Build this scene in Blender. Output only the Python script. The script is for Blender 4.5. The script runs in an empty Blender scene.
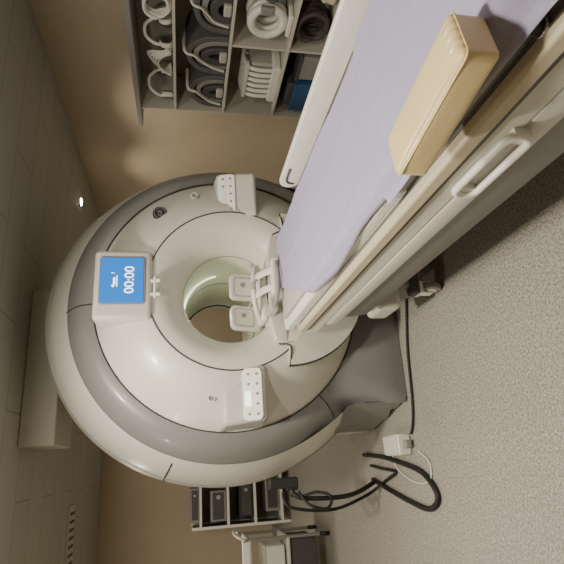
import bpy, bmesh, math, random
from mathutils import Vector, Matrix, noise
random.seed(3)
S=bpy.context.scene
COL=S.collection

# ---------------- materials ----------------
def mat(name,col,rough=.5,metal=0,var=.04,scale=30,bump=0,emit=None,es=0,coat=0,trans=0):
    m=bpy.data.materials.new(name); m.use_nodes=True
    nt=m.node_tree; b=nt.nodes['Principled BSDF']
    tc=nt.nodes.new('ShaderNodeTexCoord'); n=nt.nodes.new('ShaderNodeTexNoise')
    n.inputs['Scale'].default_value=scale; n.inputs['Detail'].default_value=3
    nt.links.new(tc.outputs['Object'],n.inputs['Vector'])
    r=nt.nodes.new('ShaderNodeValToRGB')
    r.color_ramp.elements[0].position=.3; r.color_ramp.elements[1].position=.7
    r.color_ramp.elements[0].color=[max(0,c*(1-var)) for c in col]+[1]
    r.color_ramp.elements[1].color=[min(1,c*(1+var)) for c in col]+[1]
    nt.links.new(n.outputs['Fac'],r.inputs['Fac']); nt.links.new(r.outputs['Color'],b.inputs['Base Color'])
    b.inputs['Roughness'].default_value=rough; b.inputs['Metallic'].default_value=metal
    b.inputs['Coat Weight'].default_value=coat
    if bump:
        bp=nt.nodes.new('ShaderNodeBump'); bp.inputs['Strength'].default_value=bump; bp.inputs['Distance'].default_value=.01
        nt.links.new(n.outputs['Fac'],bp.inputs['Height']); nt.links.new(bp.outputs['Normal'],b.inputs['Normal'])
    if emit: 
        b.inputs['Emission Color'].default_value=list(emit)+[1]; b.inputs['Emission Strength'].default_value=es
    return m
M={}
M['shell']=mat('shell_white',(.65,.65,.59),.36,var=.015,scale=3,coat=.1)
M['shell2']=mat('shell_cream',(.68,.675,.60),.38,var=.02,scale=3)
M['trim']=mat('trim_gray',(.205,.21,.205),.42,var=.03,scale=4,coat=.1)
M['base']=mat('base_gray',(.23,.235,.225),.45,var=.03,scale=4)
M['tunnel']=mat('tunnel_white',(.66,.68,.58),.35,var=.01)
M['seam']=mat('seam_dark',(.05,.05,.048),.7)
M['dark']=mat('dark_plastic',(.02,.02,.022),.5)
M['dgray']=mat('dark_gray',(.07,.07,.072),.55)
M['groove']=mat('groove_gray',(.14,.135,.125),.6)
M['mgray']=mat('mid_gray',(.26,.26,.25),.5)
M['lgray']=mat('light_gray',(.45,.45,.42),.45)
M['white']=mat('white_plastic',(.80,.80,.74),.4,var=.02)
M['cream']=mat('cream_strip',(.56,.50,.36),.5,var=.05,scale=10)
M['foam']=mat('foam_vinyl',(.80,.64,.33),.38,var=.03,scale=9,bump=.12,coat=.15)
M['sheet']=mat('sheet_lavender',(.40,.39,.56),.8,var=.03,scale=60,bump=.08)
M['metal']=mat('steel',(.55,.54,.50),.3,metal=.9)
M['blue']=mat('blue_plastic',(.03,.10,.24),.5)
M['screen']=mat('screen_blue',(.01,.10,.4),.3,emit=(.01,.19,.62),es=1.1)
M['glow']=mat('text_white',(.9,.9,.9),.4,emit=(.9,.95,1),es=2.0)
M['keypad']=mat('keypad_lit',(.85,.86,.80),.35,emit=(.85,.9,.78),es=.15)
M['keyglow']=mat('keypad_display',(.8,.9,.8),.35,emit=(.85,1,.8),es=2.0)
M['borelight']=mat('bore_light_strip',(.9,.95,.8),.4,emit=(.9,1,.68),es=1.6)
M['duct']=mat('duct_paint',(.54,.53,.47),.5,var=.02)
M['lamp']=mat('lamp_glass',(1,.9,.7),.4,emit=(1,.85,.6),es=30)
M['rubber']=mat('rubber_black',(.012,.012,.013),.6)
M['shelf']=mat('shelf_laminate',(.56,.54,.48),.5,var=.02)
M['shelfback']=mat('shelf_back',(.32,.30,.26),.6,var=.03)
M['cloth']=mat('cloth_cream',(.62,.56,.44),.85,bump=.3,scale=20)
M['brown']=mat('cable_brown',(.07,.06,.055),.6)
M['mat_gray']=mat('coil_fabric',(.10,.105,.11),.7,bump=.2,scale=40)
M['wall']=mat('wall_beige',(.56,.485,.365),.75,var=.03,scale=2.5,bump=.02)
def floor_mat():
    m=bpy.data.materials.new('floor_speckled_vinyl'); m.use_nodes=True; nt=m.node_tree; b=nt.nodes['Principled BSDF']
    tc=nt.nodes.new('ShaderNodeTexCoord')
    v=nt.nodes.new('ShaderNodeTexNoise'); v.inputs['Scale'].default_value=90; v.inputs['Detail'].default_value=4; v.inputs['Roughness'].default_value=.75
    n2=nt.nodes.new('ShaderNodeTexVoronoi'); n2.inputs['Scale'].default_value=180
    for q in (v,n2): nt.links.new(tc.outputs['Object'],q.inputs['Vector'])
    r=nt.nodes.new('ShaderNodeValToRGB'); e=r.color_ramp.elements
    e[0].position=.36; e[0].color=(.19,.18,.16,1); e[1].position=.62; e[1].color=(.58,.55,.49,1)
    k=e.new(.5); k.color=(.38,.36,.32,1)
    nt.links.new(v.outputs['Fac'],r.inputs['Fac'])
    r2=nt.nodes.new('ShaderNodeValToRGB'); r2.color_ramp.elements[0].color=(.7,.7,.7,1); r2.color_ramp.elements[1].color=(1,1,1,1)
    r2.color_ramp.elements[1].position=.9
    nt.links.new(n2.outputs['Color'],r2.inputs['Fac'])
    mx=nt.nodes.new('ShaderNodeMix'); mx.data_type='RGBA'; mx.blend_type='MULTIPLY'; mx.inputs['Factor'].default_value=1
    nt.links.new(r.outputs['Color'],mx.inputs['A']); nt.links.new(r2.outputs['Color'],mx.inputs['B'])
    nt.links.new(mx.outputs['Result'],b.inputs['Base Color']); b.inputs['Roughness'].default_value=.42
    return m
M['floor']=floor_mat()
def ceil_mat():
    m=bpy.data.materials.new('ceiling_tiles'); m.use_nodes=True; nt=m.node_tree; b=nt.nodes['Principled BSDF']
    tc=nt.nodes.new('ShaderNodeTexCoord')
    br=nt.nodes.new('ShaderNodeTexBrick'); br.offset=.5
    br.inputs['Scale'].default_value=1; br.inputs['Brick Width'].default_value=1.2; br.inputs['Row Height'].default_value=.4
    br.inputs['Mortar Size'].default_value=.005; br.inputs['Mortar Smooth'].default_value=.2
    br.inputs['Color1'].default_value=(.44,.43,.385,1); br.inputs['Color2'].default_value=(.47,.46,.41,1); br.inputs['Mortar'].default_value=(.27,.26,.22,1)
    nt.links.new(tc.outputs['Object'],br.inputs['Vector'])
    nt.links.new(br.outputs['Color'],b.inputs['Base Color']); b.inputs['Roughness'].default_value=.7
    return m
M['ceil']=ceil_mat()

# ---------------- helpers ----------------
BASE={}
def mk(name,bm,m,parent=None,smooth=True,bevel=0,seg=2,label=None,M4=None,kind=None,sub=0,angle=40):
    me=bpy.data.meshes.new(name)
    bmesh.ops.recalc_face_normals(bm,faces=bm.faces)
    if M4 is not None: bm.transform(M4)
    bm.to_mesh(me); bm.free()
    if smooth:
        for p in me.polygons: p.use_smooth=True
        try: me.set_sharp_from_angle(angle=math.radians(angle))
        except Exception: pass
    o=bpy.data.objects.new(name,me); COL.objects.link(o)
    me.materials.append(m)
    if bevel:
        md=o.modifiers.new('bevel','BEVEL'); md.width=bevel; md.segments=seg; md.limit_method='ANGLE'; md.angle_limit=math.radians(35)
    if sub:
        md=o.modifiers.new('sub','SUBSURF'); md.levels=sub; md.render_levels=sub
    if parent is not None:
        o.parent=parent
        o.matrix_parent_inverse=Matrix.Translation(-Vector(BASE.get(parent.name,(0,0,0))))
    if label: o['label']=label
    if kind: o['kind']=kind
    return o
def thing(name,loc,label,cat,group=None):
    e=bpy.data.objects.new(name,None); COL.objects.link(e); e.location=loc; e.empty_display_size=.1
    BASE[e.name]=tuple(loc); e['label']=label; e['category']=cat
    if group: e['group']=group
    return e
def tag(o,label,cat,group=None):
    o['label']=label;o['category']=cat
    if group:o['group']=group
    return o
def bbox(bm,c,d,rot=None):
    r=bmesh.ops.create_cube(bm,size=1)
    Mx=Matrix.Translation(c)@(rot.to_4x4() if rot else Matrix())@Matrix.Diagonal((*d,1))
    bmesh.ops.transform(bm,matrix=Mx,verts=r['verts'])
    return r['verts']
def box(name,c,d,m,parent=None,bevel=.004,rot=None,seg=2,label=None,kind=None):
    bm=bmesh.new(); bbox(bm,c,d,rot); return mk(name,bm,m,parent,True,bevel,seg,label,kind=kind)
def bcyl(bm,c,r,h,axis='Z',n=32,r2=None):
    q=bmesh.ops.create_cone(bm,cap_ends=True,segments=n,radius1=r,radius2=r if r2 is None else r2,depth=h)
    R={'Z':Matrix(),'Y':Matrix.Rotation(math.pi/2,4,'X'),'X':Matrix.Rotation(math.pi/2,4,'Y')}[axis]
    bmesh.ops.transform(bm,matrix=Matrix.Translation(c)@R,verts=q['verts'])
def cyl(name,c,r,h,m,parent=None,axis='Z',n=32,bevel=.002,r2=None,label=None):
    bm=bmesh.new(); bcyl(bm,c,r,h,axis,n,r2); return mk(name,bm,m,parent,True,bevel,2,label)
def catmull(pts,n=10,closed=False):
    P=[Vector(p) for p in pts]; out=[]
    L=len(P); rng=L if closed else L-1
    for i in range(rng):
        if closed: a,b,c,d=P[(i-1)%L],P[i],P[(i+1)%L],P[(i+2)%L]
        else: a,b,c,d=P[max(i-1,0)],P[i],P[i+1],P[min(i+2,L-1)]
        for k in range(n):
            t=k/n
            out.append(.5*((2*b)+(c-a)*t+(2*a-5*b+4*c-d)*t*t+(3*b-a-3*c+d)*t**3))
    if not closed: out.append(P[-1])
    return out
def btube(bm,pts,r,closed=False,n=10,smooth=True,k=8,flat=1):
    P=catmull(pts,k,closed) if smooth else [Vector(p) for p in pts]
    rings=[]; up=None
    L=len(P)
    for i,p in enumerate(P):
        if closed: T=(P[(i+1)%L]-P[(i-1)%L]).normalized()
        else: T=(P[min(i+1,L-1)]-P[max(i-1,0)]).normalized()
        if up is None:
            up=Vector((0,0,1)) if abs(T.z)<.9 else Vector((0,1,0))
        A=T.cross(up); 
        if A.length<1e-5: A=T.cross(Vector((1,0.3,0)))
        A.normalize(); B=A.cross(T).normalized(); up=B
        rings.append([bm.verts.new(p+A*math.cos(2*math.pi*j/n)*r+B*math.sin(2*math.pi*j/n)*r*flat) for j in range(n)])
    m=L if closed else L-1
    for i in range(m):
        a,b=rings[i],rings[(i+1)%L]
        for j in range(n):
            bm.faces.new((a[j],a[(j+1)%n],b[(j+1)%n],b[j]))
    if not closed:
        bm.faces.new(rings[0]); bm.faces.new(rings[-1][::-1])
def tube(name,pts,r,m,parent=None,closed=False,n=10,smooth=True,label=None,k=8,flat=1):
    bm=bmesh.new(); btube(bm,pts,r,closed,n,smooth,k,flat); return mk(name,bm,m,parent,True,0,2,label,angle=80)
def bprism(bm,poly,a,b,axis='Y'):
    def P(p,t):
        return {'Y':(p[0],t,p[1]),'X':(t,p[0],p[1]),'Z':(p[0],p[1],t)}[axis]
    A=[bm.verts.new(P(p,a)) for p in poly]; B=[bm.verts.new(P(p,b)) for p in poly]
    bm.faces.new(A); bm.faces.new(B[::-1])
    n=len(poly)
    for i in range(n): bm.faces.new((A[i],A[(i+1)%n],B[(i+1)%n],B[i]))
def prism(name,poly,a,b,m,parent=None,axis='Y',bevel=.004,label=None,seg=2):
    bm=bmesh.new(); bprism(bm,poly,a,b,axis); return mk(name,bm,m,parent,True,bevel,seg,label)
def rrect(cx,cz,w,h,r,n=6):
    out=[]
    for (sx,sz,a0) in ((1,1,0),(-1,1,90),(-1,-1,180),(1,-1,270)):
        for i in range(n+1):
            a=math.radians(a0+90*i/n)
            out.append((cx+sx*(w/2-r)+r*math.cos(a),cz+sz*(h/2-r)+r*math.sin(a)))
    return out
def arc(cx,cz,r,a0,a1,n):
    return [(cx+r*math.cos(math.radians(a0+(a1-a0)*i/n)),cz+r*math.sin(math.radians(a0+(a1-a0)*i/n))) for i in range(n+1)]
def text(name,s,size,loc,m,parent,rot=(math.pi/2,0,0),ext=.001,align='CENTER'):
    c=bpy.data.curves.new(name,'FONT'); c.body=s; c.size=size; c.extrude=ext; c.align_x=align; c.align_y='CENTER'
    t=bpy.data.objects.new(name+'_tmp',c); COL.objects.link(t)
    t.rotation_euler=rot; t.location=loc
    bpy.context.view_layer.update()
    me=bpy.data.meshes.new_from_object(t.evaluated_get(bpy.context.evaluated_depsgraph_get()))
    me.transform(t.matrix_world); bpy.data.objects.remove(t)
    o=bpy.data.objects.new(name,me); COL.objects.link(o); me.materials.clear(); me.materials.append(m)
    o.parent=parent; o.matrix_parent_inverse=Matrix.Translation(-Vector(BASE.get(parent.name,(0,0,0))))
    return o

# ---------------- room ----------------
XR=2.46; XL=-4.2; YB=5.4; YF=-4.6; H=2.6
def struct(name,c,d,m):
    return box(name,c,d,m,None,0,kind='structure')
cx=(XR+XL)/2; cy=(YB+YF)/2
struct('floor',(cx,cy,-.05),(XR-XL+.2,YB-YF+.2,.1),M['floor'])
struct('ceiling',(cx,cy,H+.05),(XR-XL+.2,YB-YF+.2,.1),M['ceil'])
struct('wall_right',(XR+.05,cy,H/2),(.1,YB-YF,H),M['wall'])
struct('wall_left',(XL-.05,cy,H/2),(.1,YB-YF,H),M['wall'])
struct('wall_back',(cx,YB+.05,H/2),(XR-XL,.1,H),M['wall'])
struct('wall_front',(cx,YF-.05,H/2),(XR-XL,.1,H),M['wall'])
struct('baseboard_right',(XR-.008,cy,.05),(.014,YB-YF-.05,.1),M['mgray'])
struct('baseboard_back',(cx,YB-.008,.05),(XR-XL-.05,.014,.1),M['mgray'])

# ---------------- scanner ----------------
ZC=1.13
sc=thing('mri_scanner',(0,.8,0),'large white cylindrical hospital scanner with gray trim ring and open bore','medical scanner')
NA=144
def outline(R,w=None,ts=1.0,zb=0.004):
    pts=[]
    al=None if w is None else math.degrees(math.acos(w/R))
    def right(a):
        if al is None or a>=-al:
            s=ts if a>0 else 1
            return (R*math.cos(math.radians(a)), ZC+R*s*math.sin(math.radians(a)))
        q=(-al-a)/(90-al); z0=ZC-R*math.sin(math.radians(al)); V=z0-zb; tot=V+w; l=q*tot
        if l<V: return (w,z0-l)
        return (w-(l-V),zb)
    for i in range(NA):
        t=-90+360*i/NA
        if t<=90: pts.append(right(t))
        else:
            x,z=right(180-t); pts.append((-x,z))
    return pts
def loft(name,secs,m,parent,label=None,angle=35,filt=None):
    bm=bmesh.new(); rings=[]
    for pts in secs: rings.append([bm.verts.new(p) for p in pts])
    for a,b in zip(rings,rings[1:]):
        for j in range(NA):
            k=(j+1)%NA
            if filt:
                c=(a[j].co+a[k].co+b[k].co+b[j].co)/4
                if not filt(c): continue
            try: bm.faces.new((a[j],a[k],b[k],b[j]))
            except Exception: pass
    bmesh.ops.remove_doubles(bm,verts=bm.verts,dist=1e-5)
    loose=[v for v in bm.verts if not v.link_faces]
    bmesh.ops.delete(bm,geom=loose,context='VERTS')
    return mk(name,bm,m,parent,True,0,label=label,angle=angle)
def sec(R,y,w=None,ts=1,ylow=None):
    o=outline(R,w,ts); out=[]
    for x,z in o:
        yy=y
        if ylow is not None:
            t=max(0,min(1,(0.75-z)/.45)); t=t*t*(3-2*t); yy=y+(ylow-y)*t
        out.append((x,yy,z))
    return out
RB=.305; YBR=.25
loft('bore_tunnel',[sec(RB,y) for y in (YBR,.5,.8,1.1,1.40)],M['tunnel'],sc)
fl=[]
for i in range(17):
    a=i/16*math.pi/2
    fl.append(sec(RB+(.515-RB)*(1-math.sin(a)**.9), YBR*(1-math.cos(a))**1.0))
loft('bore_flare',fl,M['shell2'],sc)
loft('bore_flare_rear',[sec(RB+.25*(1-math.cos(i/8*math.pi/2)),1.40+.32*math.sin(i/8*math.pi/2)) for i in range(9)],M['shell2'],sc)
fa=[]
for i in range(11):
    s=i/10; fa.append(sec(.522+(.856-.522)*s, .235*s**1.7))
loft('front_face',fa,M['shell'],sc)
gi=outline(.862); go=outline(1.05,.73)
def grsec(s):
    out=[]
    for (x0,z0),(x1,z1) in zip(gi,go):
        x=x0+(x1-x0)*s; z=z0+(z1-z0)*s
        ylo=max(0,min(1,(0.55-z1)/.5)); yo=.39+(.17-.39)*ylo
        y=.222+(yo-.222)*s
        y-=.05*math.sin(math.pi*min(1,s))*(1-.4*ylo)
        out.append((x,y,z))
    return out
loft('trim_ring',[grsec(i/10) for i in range(11)]+[[(x,y+.06,z) for x,y,z in grsec(1)]],M['trim'],sc,label='smooth dark gray plastic trim ring running down into the base')
bs=[sec(1.04,.37,.722,1,.20),sec(1.075,.43,.76,1.01,.34),sec(1.12,.52,.80,1.03,.5),sec(1.165,.65,.84,1.06),sec(1.19,.85,.87,1.075),
    sec(1.195,1.2,.87,1.075),sec(1.17,1.5,.85,1.07),sec(1.10,1.66,.8,1.05),sec(.95,1.715,.7,1.0),sec(.55,1.72)]
low=lambda c:(c.z<.40 and c.y<.9)
loft('body_shell',bs,M['shell'],sc,filt=lambda c:not low(c))
loft('base_side',bs,M['base'],sc,filt=low,label='gray lower base panel')
def ring3(r,y,a0=0,a1=360,n=60,c=(0,ZC)):
    return [(c[0]+r*math.cos(math.radians(a0+(a1-a0)*i/n)),y,c[1]+r*math.sin(math.radians(a0+(a1-a0)*i/n))) for i in range(n+(0 if a1-a0==360 else 1))]
tube('seam_line',ring3(.5185,.0,n=90),.0045,M['seam'],sc,closed=True,smooth=False,n=8)
tube('seam_line',ring3(.859,.232,n=110),.006,M['seam'],sc,closed=True,smooth=False,n=8)
tube('tunnel_rim',ring3(RB+.003,YBR-.005,n=90),.006,M['mgray'],sc,closed=True,smooth=False,n=8)
tube('tunnel_rim',ring3(RB-.001,.80,n=90),.006,M['mgray'],sc,closed=True,smooth=False,n=8)
tube('tunnel_rim',ring3(RB-.001,1.39,n=90),.011,M['dgray'],sc,closed=True,smooth=False,n=8)
tube('tunnel_light',ring3(RB-.004,.62,12,168,n=60),.008,M['borelight'],sc,smooth=False,n=8,label='lit strip curving around the bore lining')
def seam_radial(ang):
    idx=int(round((ang+90)/360*NA))%NA
    pts=[Vector(grsec(i/10)[idx])+Vector((0,-.001,0)) for i in range(11)]
    tube('seam_line',pts,.004,M['seam'],sc,smooth=False,n=6)
seam_radial(92); seam_radial(-40); seam_radial(220)
for R,y,w,ts in ((1.167,.655,.842,1.06),):
    o=outline(R+.001,w,ts); pts=[(x,y,z) for x,z in o[14:-14]]
    tube('seam_line',pts,.004,M['mgray'],sc,smooth=False,n=6)
pts=[]
for (R,y,ts) in ((1.0755,.43,1.01),(1.121,.52,1.03),(1.166,.65,1.06),(1.191,.85,1.075),(1.196,1.2,1.075),(1.17,1.5,1.07)):
    a=math.radians(160); pts.append((R*math.cos(a),y,ZC+R*ts*math.sin(a)))
tube('seam_line',pts,.005,M['seam'],sc,smooth=False,n=6)
poly=arc(0,.80,.50,180,360,30)+[(.385,.80)]+[(x,z) for x,z in arc(0,1.13,.507,-40.5,-139.5,20)]
prism('docking_plate',poly,-.035,.20,M['shell'],sc,bevel=.012,seg=3)
tube('seam_line',[(x,-.0,z) for x,z in arc(0,.80,.504,180,360,40)],.005,M['seam'],sc,smooth=False,n=6)
for sx in (-1,1):
    tube('seam_line',[(sx*.51,-.005,.805),(sx*.46,-.035,.80),(sx*.385,-.035,.80),(sx*.36,.02,.865),(sx*.30,.12,.90),(sx*.24,.20,.905)],.0055,M['seam'],sc,n=6)
bm=bmesh.new(); bprism(bm,[(-.345,.88),(-.215,.905),(.215,.905),(.345,.88),(.36,.80),(-.36,.80)],.0,.17,'Y')
mk('entry_ledge',bm,M['shell'],sc,bevel=.012,seg=3)
bm=bmesh.new(); bbox(bm,(0,.83,.885),(.40,1.32,.04)); 
for sx in (-1,1): bbox(bm,(sx*.12,.83,.912),(.025,1.32,.02))
mk('table_bridge',bm,M['shell2'],sc,bevel=.006)
dp=box('display_housing',(.01,.075,1.785),(.44,.21,.335),M['shell'],sc,bevel=.03,seg=4,label='white rounded display housing')
prism('display_bezel',rrect(.033,1.787,.30,.265,.018),-.036,-.025,M['mgray'],dp,bevel=.003)
prism('display_screen',rrect(.033,1.79,.282,.247,.008),-.039,-.0355,M['screen'],dp,bevel=.0,label='lit blue screen with white digits')
text('timer_digits','00:00',.078,(.033,-.0405,1.745),M['glow'],dp)
text('icon_digits','1',.028,(.075,-.0405,1.84),M['glow'],dp)
bm=bmesh.new(); bbox(bm,(.025,-.0405,1.818),(.07,.001,.006)); bbox(bm,(.025,-.0405,1.833),(.045,.001,.012)); bcyl(bm,(-.005,-.0405,1.84),.008,.001,'Y',16)
mk('patient_icon',bm,M['glow'],dp,smooth=False)
bm=bmesh.new(); btube(bm,[(-.05,-.01,1.63),(-.05,-.02,1.59),(-.055,-.04,1.565)],.012); btube(bm,[(.035,-.01,1.63),(.035,-.02,1.59),(.03,-.04,1.565)],.012)
btube(bm,[(-.075,-.02,1.60),(.055,-.02,1.60)],.01)
mk('display_bracket',bm,M['white'],sc)
def control(sx):
    x0=sx*.665; z0=1.08
    bm=bmesh.new()
    P=[(-.20,.155),(.20,.155),(.20,-.15),(-.18,-.15)]
    F=[(-.165,.13),(.165,.13),(.17,-.125),(-.145,-.125)]
    yb=.32; ft=.045; fb_=-.03
    A=[bm.verts.new((x0+sx*-p[0],yb,z0+p[1])) for p in P]
    B=[bm.verts.new((x0+sx*-p[0],ft if p[1]>0 else fb_,z0+p[1])) for p in F]
    bm.faces.new(A);bm.faces.new(B[::-1])
    for i in range(4): bm.faces.new((A[i],A[(i+1)%4],B[(i+1)%4],B[i]))
    o=mk('control_panel',bm,M['lgray'] if sx<0 else M['shell'],sc,bevel=.024,seg=3)
    zk=1.035 if sx<0 else 1.145
    yk=fb_+(ft-fb_)*(zk-(z0-.125))/.255
    T=Matrix.Translation((x0-sx*.005,yk,zk))@Matrix.Rotation(-math.atan((ft-fb_)/.255),4,'X')
    bm=bmesh.new(); bprism(bm,rrect(0,0,.30,.115,.03),-.012,.012,'Y')
    k=mk('keypad',bm,M['keypad'],o,bevel=.004,M4=T)
    for i in range(5):
        for j in range(2):
            if 1<=i<=2 and j==1: continue
            bm=bmesh.new(); bcyl(bm,(-.115+i*.057,-.013,-.027+j*.05),.008,.005,'Y',20)
            mk('button',bm,M['mgray'],k,bevel=.001,M4=T)
    bm=bmesh.new(); bprism(bm,rrect(-.027,.026,.085,.034,.006),-.016,-.010,'Y')
    mk('keypad_display',bm,M['keyglow'] if sx<0 else M['keypad'],k,M4=T)
    return o
control(-1); control(1)
bm=bmesh.new(); bcyl(bm,(.53,.075,1.58),.047,.03,'Y',40)
em=mk('emblem',bm,M['dark'],sc,bevel=.003,label='dark round maker emblem with light script letters')
tube('emblem_ring',ring3(.037,.058,c=(.53,1.58),n=36),.0018,M['mgray'],em,closed=True,smooth=False,n=8)
text('emblem_letters','GE',.036,(.53,.0585,1.58),M['mgray'],em,ext=.001)
for sx,z in ((-1,1.27),(1,1.36)):
    x=sx*.665; q=cyl('indicator_button',(x,.085,z),.02,.05,M['mgray'],sc,'Y',24)
    tube('button_ring',ring3(.02,.058,c=(x,z),n=24),.003,M['white'],q,closed=True,smooth=False,n=6)
bm=bmesh.new(); bbox(bm,(-1.185,.70,.76),(.07,.08,.20)); bbox(bm,(-1.215,.70,.70),(.04,.05,.08))
mk('cable_outlet',bm,M['dark'],sc,bevel=.008,label='black cable outlet block')
box('ventilation_duct',(-.24,1.41,2.475),(1.18,.60,.246),M['duct'],sc,bevel=.01,label='painted boxy duct reaching the ceiling')

# ---------------- patient table ----------------
tb=thing('patient_table',(0,-1.5,0),'white mobile patient table with cream edge strip docked to scanner','patient table')
Y0=-.18; Y1=-2.78
def yprism(name,poly,a,b,m,bevel=.006,label=None): return prism(name,poly,a,b,m,tb,'Y',bevel,label)
yprism('tray',[(-.345,.665),(-.345,.745),(-.335,.775),(-.29,.785),(-.285,.77),(.285,.77),(.29,.785),(.335,.775),(.345,.745),(.345,.665),(.30,.65),(-.30,.65)],Y1,Y0-.02,M['shell2'])
yprism('edge_strip',[(-.36,.752),(-.36,.787),(-.35,.795),(-.325,.795),(-.325,.752)],Y1,Y0-.08,M['cream'],.004,label='cream edge strip')
yprism('edge_strip',[(.36,.752),(.36,.787),(.35,.795),(.325,.795),(.325,.752)],Y1,Y0-.08,M['cream'],.004,label='cream edge strip')
yprism('edge_groove',[(-.354,.738),(-.354,.7505),(-.33,.7505),(-.33,.738)],Y1,Y0-.09,M['groove'],.001)
yprism('edge_groove',[(-.322,.787),(-.322,.7925),(-.310,.7925),(-.310,.787)],Y1,Y0-.09,M['groove'],.001)
yprism('cradle',[(-.30,.786),(-.30,.822),(-.27,.832),(.27,.832),(.30,.822),(.30,.786),(.27,.772),(-.27,.772)],Y1,Y0+.12,M['white'])
yprism('mattress',[(-.25,.833),(-.255,.846),(-.24,.852),(.24,.852),(.255,.846),(.25,.833)],Y1+.02,Y0+.03,M['lgray'])
prism('table_nose',[(-.34,-.30),(-.34,-.17),(-.30,-.12),(-.2,-.09),(.2,-.09),(.30,-.12),(.34,-.17),(.34,-.30)],.67,.768,M['shell2'],tb,'Z',.02)
yprism('lower_body',[(-.315,.655),(-.325,.60),(-.31,.45),(-.27,.39),(.24,.39),(.30,.45),(.325,.60),(.315,.655)],Y1,-.42,M['base'],.01)
yprism('skirt_band',[(-.343,.664),(-.349,.64),(-.338,.585),(-.30,.575),(.30,.575),(.338,.585),(.349,.64),(.343,.664)],Y1,-.36,M['shell'],.008)
yprism('pedestal',[(.0,.385),(.0,.14),(.22,.14),(.2,.385)],-2.5,-.75,M['dgray'],.01)
def rail_mesh(x,ya,yb,z0,z1,th=.03):
    bm=bmesh.new()
    r=(z1-z0)/2-.002
    poly=[(ya-r,z1)]+[( ya-r+r*math.cos(math.radians(a)),(z0+z1)/2+r*math.sin(math.radians(a))) for a in range(80,-81,-10)]+[(ya-r,z0),(yb,z0),(yb,z1)]
    bprism(bm,poly,x-th/2,x+th/2,'X'); return bm
bm=rail_mesh(.345,-.66,Y1,.835,.94)
for yy in (-.95,-1.7,-2.4): bbox(bm,(.352,yy,.80),(.02,.10,.09))
rl=mk('side_rail',bm,M['white'],tb,bevel=.008,label='raised white side rail with rounded end')
tube('rail_slot',[(.327,-.71,.868),(.327,-.72,.90),(.327,-.76,.912),(.327,-.85,.912)],.005,M['dgray'],rl)
hz=.668; hy=-1.985; hl=.105
bm=bmesh.new(); st=[]
for a in range(-90,91,15): st.append((-.362,hy+hl+.033*math.cos(math.radians(a)),hz+.033*math.sin(math.radians(a))))
for a in range(90,271,15): st.append((-.362,hy-hl+.033*math.cos(math.radians(a)),hz+.033*math.sin(math.radians(a))))
btube(bm,st,.011,closed=True,smooth=False,n=12)
for s in (-1,1): bbox(bm,(-.352,hy+s*(hl+.02),hz),(.018,.04,.045))
mk('handle',bm,M['white'],tb,label='white moulded loop handle')
cyl('lock_knob',(-.318,-2.38,.808),.013,.03,M['dark'],tb,'Z',24,label='small black lock knob')
cyl('lock_plate',(-.318,-2.38,.797),.02,.008,M['metal'],tb,'Z',24)
bm=bmesh.new()
bbox(bm,(0,-.33,.52),(.46,.22,.32)); bbox(bm,(0,-.36,.25),(.34,.26,.30))
mk('dock_column',bm,M['base'],tb,bevel=.03,seg=3)
box('dock_cover',(-.20,-.33,.30),(.16,.24,.13),M['shell'],tb,bevel=.03,seg=4)
box('base_frame',(0.08,-1.5,.13),(.18,2.2,.05),M['dgray'],tb,bevel=.01)
def caster(x,y):
    bm=bmesh.new(); bcyl(bm,(x,y,.062),.06,.035,'X',28)
    w=mk('caster',bm,M['mgray'],tb,bevel=.006,label='gray rubber caster wheel')
    bm=bmesh.new(); bcyl(bm,(x,y,.062),.035,.045,'X',24); bbox(bm,(x,y+.02,.125),(.07,.09,.03)); 
    bbox(bm,(x-.03,y+.01,.09),(.012,.05,.07)); bbox(bm,(x+.03,y+.01,.09),(.012,.05,.07))
    mk('caster_fork',bm,M['white'],w,bevel=.004)
for x,y in ((-.17,-.47),(.17,-.47),(.05,-2.55),(.2,-2.55)): caster(x,y)
box('caster_bar',(0,-.47,.165),(.42,.08,.05),M['dgray'],tb,bevel=.01)

# ---------------- bedsheets ----------------
def sheet(name,xl,xr,ya,yb,z,amp,nx=60,ny=200,seed=0,drop=.05):
    bm=bmesh.new(); g=[]
    for j in range(ny+1):
        row=[]
        for i in range(nx+1):
            y=ya+(yb-ya)*j/ny
            L=xl(y); Rr=xr(y)
            x=L+(Rr-L)*i/nx
            e=abs(x)-.275
            d=0
            if e>0: d=-min(drop,e*1.1)
            nn=noise.noise(Vector((x*3+seed,y*2,seed)))*.6+noise.noise(Vector((x*9,y*5+seed,3)))*.35+abs(noise.noise(Vector((x*6+y*4,y*3-x*5,seed+9))))*.5
            # sharp diagonal creases
            c1=max(0,1-abs(noise.noise(Vector((x*2+y*1.5+seed*3,y*1.3-x,seed+4))))*9)
            row.append(bm.verts.new((x,y,z+d+amp*(nn+.45*c1)*(1+5*max(0,e))+amp)))
        g.append(row)
    for j in range(ny):
        for i in range(nx): bm.faces.new((g[j][i],g[j][i+1],g[j+1][i+1],g[j+1][i]))
    o=mk(name,bm,M['sheet'],None,True,angle=180)
    md=o.modifiers.new('solid','SOLIDIFY'); md.thickness=.002; md.offset=1
    return o
def xl1(y):
    t=max(0,min(1,(y+.80)/.62)); return -.31+.255*t+.008*math.sin(y*7)
s1=sheet('bedsheet',xl1,lambda y:.268+.01*math.sin(y*5),-.14,-1.95,.8545,.007,seed=1)
tag(s1,'lavender paper sheet covering the table end beside the scanner','bed sheet')
s2=sheet('bedsheet',lambda y:-.335+.012*math.sin(y*6+1),lambda y:.30,-1.72,-2.765,.866,.007,seed=5,drop=.045)
tag(s2,'wider lavender sheet layered over the foot of the table','bed sheet')

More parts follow.
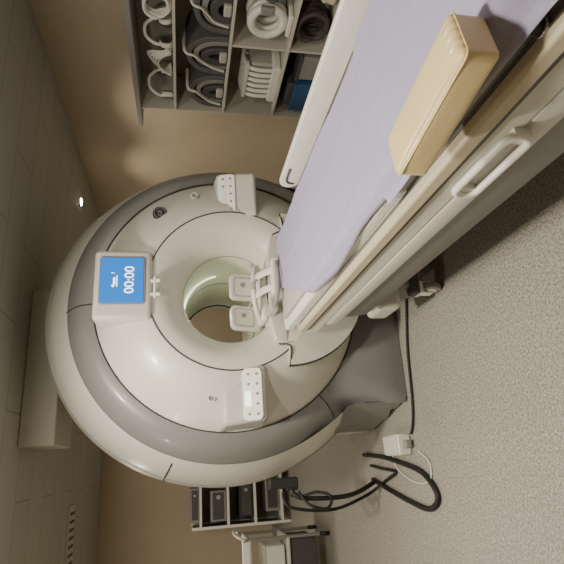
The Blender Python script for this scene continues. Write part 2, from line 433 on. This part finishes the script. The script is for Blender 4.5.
# ---------------- foam pad ----------------
bm=bmesh.new(); L,W,Hh=.335,.115,.078
bmesh.ops.create_cube(bm,size=2)
bmesh.ops.subdivide_edges(bm,edges=bm.edges,cuts=31,use_grid_fill=True)
for v in bm.verts:
    q=v.co.copy()
    hs=Vector((W/2,L/2,Hh/2)); p=Vector((q.x*hs.x,q.y*hs.y,q.z*hs.z)); r=.012
    inner=Vector([max(-(h-r),min(h-r,c)) for c,h in zip(p,hs)])
    dlt=p-inner
    if dlt.length>1e-6: p=inner+dlt.normalized()*r
    puff=.006*(1-q.x**4)*(1-q.y**4)*(1 if q.z>0 else 0)
    side=.004*(1-q.z**4)*(1-q.y**4)
    p.x+=side*(1 if q.x>0 else -1)*(abs(q.x)**3)
    p.z+=puff
    # fine gathers near the two ends only
    g_=abs(q.y)**10
    p.z+=.0018*g_*math.sin(q.x*16)*(1 if q.z>0 else 0)
    p.x*=1-.05*(q.y*.5+.5)*0
    v.co=p
PT=Matrix.Translation((-.345,-2.19,.915))@Matrix.Rotation(math.radians(9),4,'Z')
pad=mk('foam_pad',bm,M['foam'],None,True,0,M4=PT,angle=180)
tag(pad,'yellow vinyl-wrapped foam positioning pad lying on the sheet','foam pad')
sp=[PT@Vector((x,y,Hh/2-.010)) for x,y in rrect(0,0,W+.003,L+.002,.014)]
tube('pad_seam',sp,.0022,M['foam'],pad,closed=True,smooth=False,n=8)

# ---------------- head coil in bore ----------------
hc=thing('head_coil',(-.03,.20,.90),'white head coil with two upright windowed paddles at bore entrance','head coil')
box('coil_base',(-.03,.17,.930),(.34,.28,.045),M['white'],hc,bevel=.018,seg=3)
for x,a in ((-.15,14),(.065,-4)):
    T=Matrix.Translation((x,.21,1.035))@Matrix.Rotation(math.radians(a),4,'Z')@Matrix.Rotation(math.radians(14),4,'X')
    bm=bmesh.new(); bprism(bm,rrect(0,0,.175,.20,.035),-.018,.018,'Y')
    p=mk('coil_paddle',bm,M['shell'],hc,bevel=.006,M4=T)
    bm=bmesh.new(); bprism(bm,rrect(0,.012,.130,.130,.022),-.0205,-.0175,'Y'); mk('paddle_frame',bm,M['mgray'],p,M4=T)
    bm=bmesh.new(); bprism(bm,rrect(0,.012,.119,.119,.018),-.0225,-.020,'Y'); mk('paddle_window',bm,M['shell'],p,M4=T)
    bm=bmesh.new(); bcyl(bm,(.012,-.024,.018),.016,.006,'Y',28); mk('paddle_sensor',bm,M['mgray'],p,M4=T)
bm=bmesh.new()
btube(bm,[(-.18,.10,.955),(-.13,.03,.985),(-.04,.0,1.0),(.06,.0,.998),(.13,.04,.98),(.16,.10,.955)],.027,n=12,flat=.6)
btube(bm,[(-.06,.02,.99),(-.05,-.07,.955),(-.045,-.15,.89)],.024,n=12,flat=.6)
btube(bm,[(.055,.02,.99),(.06,-.07,.955),(.065,-.15,.89)],.024,n=12,flat=.6)
bbox(bm,(.01,-.15,.890),(.22,.10,.038))
mk('coil_strap',bm,M['white'],hc,bevel=.004)
box('coil_buckle',(.0,-.02,1.008),(.05,.05,.02),M['lgray'],hc)
box('coil_connector',(-.16,-.06,.90),(.07,.16,.05),M['lgray'],hc,bevel=.012)
tube('coil_cable',[(-.16,-.13,.90),(-.15,-.19,.895),(-.08,-.23,.888),(.02,-.24,.888),(.09,-.21,.888)],.011,M['mgray'],hc)

# ---------------- shelf unit ----------------
sh=thing('shelving_unit',(2.26,-.1,0),'open light laminate shelving unit against beige wall','shelf')
xf=2.06; xw=2.455; sd=xw-xf; xm=(xf+xw)/2; ya,yb_=-1.5,1.0; ym=(ya+yb_)/2; sy=yb_-ya
Z1,Z2,Z3,Z4=1.50,1.065,.60,.28
box('top_board',(xm-.01,ym+.11,1.825),(sd+.02,sy+.24,.045),M['mgray'],sh,label='dark gray top board overhanging the end')
for z in (Z1,Z2,Z3,Z4): box('shelf_board',(xm,ym,z),(sd-.002,sy-.04,.022),M['shelf'],sh,bevel=.002)
box('end_panel',(xm,yb_-.01,1.03),(sd,.022,1.55),M['shelf'],sh,bevel=.002)
box('end_panel',(xm,ya+.01,1.03),(sd,.022,1.55),M['shelf'],sh,bevel=.002)
box('divider',(xm,.17,(Z2+Z4)/2),(sd-.01,.02,Z2-Z4-.03),M['shelf'],sh,bevel=.002)
box('divider',(xm,-.55,1.05),(sd-.01,.02,1.50),M['shelf'],sh,bevel=.002)
box('back_panel',(xw-.006,ym,1.04),(.008,sy-.05,1.52),M['shelfback'],sh,bevel=0)
box('plinth',(xm+.02,ym,.13),(sd-.06,sy-.06,.26),M['shelf'],sh)
a1=Z1+.012; a2=Z2+.012; a3=Z3+.012; a4=Z4+.012
def headset(loc,rz,label,tilt=0):
    e=thing('headset',loc,label,'headphones','white headsets and straps on the upper shelf')
    T=Matrix.Translation(loc)@Matrix.Rotation(rz,4,'Z')
    bm=bmesh.new(); btube(bm,[(0,-.10,.05),(0,-.105,.13),(0,-.055,.20),(0,0,.215),(0,.055,.20),(0,.105,.13),(0,.10,.05)],.014,n=10)
    mk('headband',bm,M['white'],e,M4=T)
    for k in (-1,1):
        bm=bmesh.new(); bcyl(bm,(0,k*.095,.055),.052,.04,'Y',28); mk('ear_cup',bm,M['white'],e,bevel=.01,M4=T)
        bm=bmesh.new(); bcyl(bm,(0,k*.070,.055),.042,.014,'Y',28); mk('ear_cushion',bm,M['dgray'],e,bevel=.004,M4=T)
headset((2.20,.80,a1),.9,'white headset with gray cushions near the shelf end')
headset((2.20,.22,a1),.3,'white headset beside coiled white cable')
headset((2.20,-.36,a1),1.2,'white headset beside coiled straps')
def coil_of(name,c,r,tr,turns,m,label,cat,axis='Z'):
    bm=bmesh.new(); pts=[]
    for i in range(turns*14+1):
        a=i/14*2*math.pi; rr=r*(1-.15*random.random()); h=(i/14*tr*1.3)
        p=(rr*math.cos(a),rr*math.sin(a),h+tr)
        if axis=='X': p=(h+tr,rr*math.cos(a),rr*math.sin(a)+r+tr)
        pts.append((c[0]+p[0],c[1]+p[1],c[2]+p[2]))
    btube(bm,pts,tr,n=8,k=3); o=mk(name,bm,m); tag(o,label,cat); return o
coil_of('cable_coil',(2.12,-.06,a1),.10,.012,5,M['white'],'coiled white cable on the upper shelf','cable','X')
bm=bmesh.new()
for k in range(5): btube(bm,[(2.12+.03*k,.60,a1+.02),(2.12+.02*k,.54+.02*k,a1+.10),(2.14+.02*k,.48,a1+.12+.02*k),(2.15,.42-.01*k,a1+.06),(2.13+.03*k,.38,a1+.02)],.02,n=8,flat=.4)
o=mk('strap_bundle',bm,M['white']); tag(o,'white straps bundled on the upper shelf','strap')
def flexcoil(y0,y1,z,label,h=.30,strap=True):
    e=thing('surface_coil',(2.24,(y0+y1)/2,z),label,'scanner coil','dark flexible scanner coils on the shelf')
    n=30; mid=(y0+y1)/2
    def slab(dy,dz,x0,x1,th,hh):
        hw=(y1-y0)/2-dy
        outer=[(mid+hw*math.cos(math.pi*i/n),z+.002+dz+hh*math.sin(math.pi*i/n)**.7) for i in range(n+1)]
        inner=[(mid+(hw-th)*math.cos(math.pi*i/n),z+.002+dz+max(0,(hh-th))*math.sin(math.pi*i/n)**.7) for i in range(n,-1,-1)]
        bm=bmesh.new(); bprism(bm,outer+inner,x0,x1,'X'); return bm
    mk('coil_mat',slab(.0,0,2.10,2.42,.045,h),M['mat_gray'],e,bevel=.008)
    mk('coil_mat',slab(.055,0,2.11,2.41,.045,h-.06),M['mgray'],e,bevel=.008)
    mk('coil_mat',slab(.11,0,2.09,2.40,.06,h-.12),M['dgray'],e,bevel=.008)
    if strap:
        tube('strap',[(2.078,mid+.13,z+.02),(2.073,mid+.09,z+.12),(2.078,mid+.04,z+h*.6),(2.075,mid-.02,z+h*.8),(2.10,mid-.04,z+h+.01),(2.3,mid-.04,z+h+.015)],.015,M['white'],e,n=10,flat=.4)
    box('connector',(2.09,mid-.02,z+.035),(.06,.10,.06),M['lgray'],e,bevel=.012)
flexcoil(.56,.96,a2,'dark gray flexible coil with white strap near the shelf end')
flexcoil(.13,.54,a2,'dark gray flexible coil with white strap in the middle',.33)
flexcoil(-.36,.10,a2,'dark gray flexible coil folded flat on the shelf',.28)
e=thing('coil_cage',(2.22,.60,a3),'white slatted coil cage standing on a lower shelf','scanner coil')
bm=bmesh.new(); bprism(bm,rrect(.60,a3+.036,.42,.07,.02),2.08,2.38,'X'); mk('cage_base',bm,M['white'],e,bevel=.005)
for i in range(6):
    yy=.44+i*.064
    tube('cage_rib',[(2.10,yy,a3+.06),(2.10,yy,a3+.20),(2.14,yy,a3+.28),(2.25,yy,a3+.31),(2.34,yy,a3+.27),(2.36,yy,a3+.06)],.018,M['white'],e,n=8)
box('cage_top',(2.13,.60,a3+.285),(.06,.40,.04),M['shell'],e,bevel=.01)
box('cage_core',(2.24,.60,a3+.16),(.20,.36,.20),M['lgray'],e,bevel=.02)
e=thing('knee_coil',(2.22,-.05,a3),'white ring-shaped knee coil lying on a lower shelf','scanner coil')
bm=bmesh.new()
for xx in (2.12,2.17,2.26):
    btube(bm,[(xx,-.05+.125*math.cos(a),a3+.19+.125*math.sin(a)) for a in [i*2*math.pi/36 for i in range(36)]],.032,closed=True,smooth=False,n=12)
mk('ring',bm,M['white'],e)
box('ring_foot',(2.19,-.05,a3+.02),(.22,.20,.036),M['white'],e,bevel=.01)
box('ring_clasp',(2.095,-.17,a3+.21),(.04,.07,.10),M['mgray'],e,bevel=.01)
coil_of('cable_coil',(2.10,-.37,a3),.14,.017,6,M['mat_gray'],'coiled dark gray cable standing on lower shelf','cable','X')
e=thing('storage_basket',(2.2,.74,a4),'blue plastic storage basket on the bottom shelf','basket')
bm=bmesh.new(); bbox(bm,(2.23,.74,a4+.009),(.28,.34,.014))
for c,d in (((2.09,.74,a4+.08),(.012,.34,.15)),((2.37,.74,a4+.08),(.012,.34,.15)),((2.23,.575,a4+.08),(.28,.012,.15)),((2.23,.905,a4+.08),(.28,.012,.15))): bbox(bm,c,d)
mk('basket_body',bm,M['blue'],e,bevel=.004)
box('basket_rim',(2.088,.74,a4+.155),(.022,.35,.02),M['blue'],e)
o=box('folded_blanket',(2.23,.74,a4+.125),(.24,.29,.20),M['dgray'],None,bevel=.02,seg=3); tag(o,'dark gray folded blanket inside blue basket','blanket')
e=thing('storage_box',(2.23,.38,a4),'gray storage box on the bottom shelf','box')
box('box_body',(2.23,.38,a4+.08),(.28,.26,.155),M['mgray'],e,bevel=.01)
box('box_lid',(2.23,.38,a4+.17),(.30,.28,.024),M['dgray'],e,bevel=.006)
coil_of('cable_coil',(2.10,-.02,a4),.13,.020,6,M['brown'],'thick coiled dark cable on the bottom shelf','cable','X')
bm=bmesh.new(); bmesh.ops.create_icosphere(bm,subdivisions=4,radius=1)
for v in bm.verts:
    n_=noise.noise(v.co*2.2)*.25; v.co=Vector((2.23+v.co.x*.14*(1+n_),-.36+v.co.y*.15*(1+n_),max(a4+.002,a4+.08+v.co.z*.09*(1+n_))))
o=mk('cloth_bundle',bm,M['cloth'],angle=180); tag(o,'crumpled cream cloth bundle on the bottom shelf','cloth')

e=thing('wall_socket',(2.455,1.25,.72),'small cream wall socket plate on beige wall','socket')
box('socket_plate',(2.452,1.25,.72),(.014,.085,.085),M['shell2'],e,bevel=.004)
box('socket_insert',(2.444,1.25,.72),(.006,.05,.05),M['mgray'],e,bevel=.003)

# ---------------- rack at back ----------------
dx=.17
rk=thing('equipment_rack',(-1.4,4.6,0),'white open equipment rack with dark devices by the back wall','rack')
for x in (-1.98+dx,-1.12+dx):
    for y in (4.35,4.9): box('rack_post',(x,y,.66),(.035,.035,1.31),M['white'],rk)
for z in (.12,.48,.84,1.20): box('rack_shelf',(-1.55+dx,4.62,z),(.88,.58,.03),M['white'],rk)
box('rack_side',(-1.985+dx,4.62,.7),(.012,.55,1.2),M['mgray'],rk)
box('rack_back',(-1.55+dx,4.905,.7),(.86,.012,1.2),M['mgray'],rk)
grp='electronic devices stacked on the rack'
def device(c,d,m,label):
    c=(c[0]+dx,c[1],c[2])
    e=thing('electronic_device',(c[0],c[1],c[2]-d[2]/2),label,'device',grp)
    box('device_body',c,d,m,e,bevel=.01)
    box('device_front',(c[0],c[1]-d[1]/2-.004,c[2]),(d[0]*.86,.008,d[2]*.7),M['dgray'],e,bevel=.003)
    bm=bmesh.new(); bcyl(bm,(c[0]+d[0]*.28,c[1]-d[1]/2-.012,c[2]),d[2]*.13,.014,'Y',20); mk('dial',bm,M['metal'],e)
device((-1.70,4.60,1.275),(.42,.4,.115),M['mgray'],'flat gray device on the rack top')
device((-1.73,4.60,.965),(.38,.4,.21),M['mgray'],'gray boxy device with dark front')
device((-1.33,4.60,.975),(.30,.4,.23),M['white'],'white boxy device with dark front')
device((-1.68,4.60,.595),(.44,.4,.19),M['dark'],'black boxy device on a middle shelf')
device((-1.32,4.60,.585),(.28,.4,.17),M['metal'],'silver boxy device on a middle shelf')
device((-1.55,4.60,.235),(.6,.4,.19),M['mgray'],'gray boxy device on the lowest shelf')
bm=bmesh.new(); bmesh.ops.create_uvsphere(bm,u_segments=24,v_segments=16,radius=.11,matrix=Matrix.Translation((-1.17,4.48,1.30)))
for v in bm.verts: v.co.z=max(1.216,v.co.z)
o=mk('bag',bm,M['rubber']); tag(o,'small black bag resting on the rack top','bag')

# ---------------- trolley ----------------
ox=-.09
tr=thing('supply_trolley',(-1.95+ox,2.7,0),'wheeled white trolley with slatted top and dark lower panel','trolley')
tx0,tx1,ty0,ty1=-2.55+ox,-1.66+ox,2.45,3.0
for x in (tx0,tx1):
    for y in (ty0,ty1):
        tube('trolley_post',[(x,y,.10),(x,y,.86)],.016,M['mgray'],tr,smooth=False,n=12)
        cyl('trolley_wheel',(x,y,.05),.05,.03,M['rubber'],tr,'X',20)
box('trolley_panel',((tx0+tx1)/2,(ty0+ty1)/2,.26),(tx1-tx0-.05,ty1-ty0-.05,.26),M['dgray'],tr,bevel=.01,label='dark lower cabinet panel')
for z in (.42,.80):
    bm=bmesh.new()
    btube(bm,[(tx0,ty0,z),(tx1,ty0,z),(tx1,ty1,z),(tx0,ty1,z)],.018,closed=True,smooth=False,n=10)
    for i in range(9): bbox(bm,((tx0+tx1)/2,ty0+.04+i*(ty1-ty0-.08)/8,z),(tx1-tx0,.04,.018))
    mk('trolley_shelf',bm,M['shell'],tr,bevel=.002)
tube('trolley_handle',[(tx1,ty0,.84),(tx1+.03,ty0,.90),(tx1+.03,(ty0+ty1)/2,.92),(tx1+.03,ty1,.90),(tx1,ty1,.84)],.013,M['white'],tr)
for i,(x,z,h,m_) in enumerate(((-1.88,.441,.22,'white'),(-2.22,.441,.24,'dgray'))):
    e=thing('plastic_bin',(x+ox,2.72,z),'%s plastic bin on the trolley'%('white' if m_=='white' else 'dark gray'),'bin','bins on the trolley')
    box('bin_body',(x+ox,2.72,z+h*.45),(.29,.40,h*.88),M[m_],e,bevel=.015)
    box('bin_rim',(x+ox,2.72,z+h*.93),(.31,.42,.016),M['shell'],e,bevel=.005)

# ---------------- cables & floor box ----------------
def cable(pts,r,m,label,cat='cable',name='power_cable'):
    o=tube(name,pts,r,m,None,n=10); tag(o,label,cat); return o
cable([(-1.245,.70,.70),(-1.29,.68,.62),(-1.30,.72,.30),(-1.24,.88,.05),(-1.22,.95,.017),(-1.27,.70,.017),(-1.33,.35,.017),(-1.36,.05,.017),(-1.28,-.08,.017),(-1.16,.08,.017),(-1.10,.40,.017),(-1.06,.72,.017),(-1.04,1.1,.017)],.016,M['rubber'],'thick black cable looping from scanner side onto floor')
cable([(-1.245,.72,.76),(-1.34,.68,.72),(-1.38,.72,.42),(-1.32,.82,.14),(-1.25,.80,.014),(-1.20,.62,.014),(-1.16,.50,.014),(-1.14,.75,.014),(-1.12,.98,.014)],.011,M['rubber'],'thin black cable looping beside scanner base')
cable([(-1.245,.68,.66),(-1.33,.62,.60),(-1.36,.62,.48),(-1.29,.66,.44),(-1.26,.72,.52),(-1.29,.9,.58),(-1.30,1.15,.62)],.010,M['rubber'],'short black cable loop hanging from scanner outlet')
cable([(-.10,-.05,.012),(-.40,.04,.012),(-.72,.08,.012),(-.86,.12,.012),(-.93,.17,.012)],.008,M['rubber'],'thin black cable running along scanner base on floor')
fb=thing('junction_box',(-.99,.33,0),'white plastic junction box on the floor beside scanner','junction box')
box('box_body',(-.99,.33,.047),(.13,.24,.09),M['white'],fb,bevel=.012,seg=3)
box('box_lid',(-.99,.33,.096),(.115,.22,.01),M['shell2'],fb,bevel=.004)
box('box_plug',(-.99,.185,.04),(.05,.05,.04),M['mgray'],fb,bevel=.006)
cable([(-1.0,.46,.01),(-1.06,.52,.01),(-1.15,.45,.01),(-1.22,.2,.01),(-1.2,0,.01),(-1.1,-.02,.01),(-1.04,.1,.01)],.004,M['white'],'thin white cable lying on the speckled floor')

# ---------------- ceiling fittings ----------------
e=thing('downlight',(1.93,2.58,2.597),'small round recessed downlight glowing warm','light')
cyl('light_trim',(1.93,2.58,2.594),.055,.012,M['white'],e)
cyl('light_bulb',(1.93,2.58,2.586),.042,.012,M['lamp'],e)
e=thing('air_vent',(-1.75,3.25,2.597),'white slotted air vent in tiled ceiling','vent')
box('vent_frame',(-1.75,3.25,2.592),(.8,.32,.016),M['duct'],e)
for i in range(9): box('vent_slot',(-2.07+i*.08,3.25,2.583),(.03,.24,.006),M['dgray'],e,bevel=0)

# ---------------- lights ----------------
def area(name,loc,size,power,col=(1,.90,.75),rot=(0,0,0),sy=None):
    l=bpy.data.lights.new(name,'AREA'); l.energy=power; l.color=col; l.size=size
    if sy: l.shape='RECTANGLE'; l.size_y=sy
    o=bpy.data.objects.new(name,l); COL.objects.link(o); o.location=loc; o.rotation_euler=rot; return o
area('ceiling_light',(-1.0,-.75,2.55),.2,54)
area('ceiling_light',(-.75,-2.1,2.55),.2,34)
area('ceiling_light',(-2.9,.3,2.55),.3,20)
area('ceiling_light',(1.0,-1.2,2.55),.3,16)
area('ceiling_light',(-2.2,2.9,2.55),.4,24,(1,.88,.70))
area('ceiling_light',(.6,4.2,2.55),.4,12)
def spot(loc,power,ang=110,col=(1,.86,.67),size=.04):
    l=bpy.data.lights.new('spot','SPOT'); l.energy=power; l.color=col; l.spot_size=math.radians(ang); l.spot_blend=.8; l.shadow_soft_size=size
    o=bpy.data.objects.new('spot_lamp',l); COL.objects.link(o); o.location=loc
    return o
spot((1.93,2.58,2.56),30)
spot((1.80,1.45,2.56),32,120)
l=bpy.data.lights.new('bore_light','POINT'); l.energy=1.5; l.color=(.96,1,.74); l.shadow_soft_size=.05
o=bpy.data.objects.new('bore_light',l); COL.objects.link(o); o.location=(0,.62,1.36)
w=bpy.data.worlds.new('World'); S.world=w; w.use_nodes=True
w.node_tree.nodes['Background'].inputs[0].default_value=(1,.95,.88,1); w.node_tree.nodes['Background'].inputs[1].default_value=.15

# ---------------- camera ----------------
cd=bpy.data.cameras.new('Camera'); cam=bpy.data.objects.new('Camera',cd); COL.objects.link(cam)
cd.sensor_width=36; cd.lens=36*510/564; cd.clip_start=.02
th=math.radians(11.09); ph=math.radians(19.5)
F=Vector((math.sin(ph)*math.cos(th),math.cos(ph)*math.cos(th),-math.sin(th)))
R=Vector((math.cos(ph),-math.sin(ph),0)); U=R.cross(F)
X=-U; Yv=R; Z=-F
m=Matrix(((X.x,Yv.x,Z.x,-1.03),(X.y,Yv.y,Z.y,-3.0),(X.z,Yv.z,Z.z,1.44),(0,0,0,1)))
cam.matrix_world=m
S.camera=cam
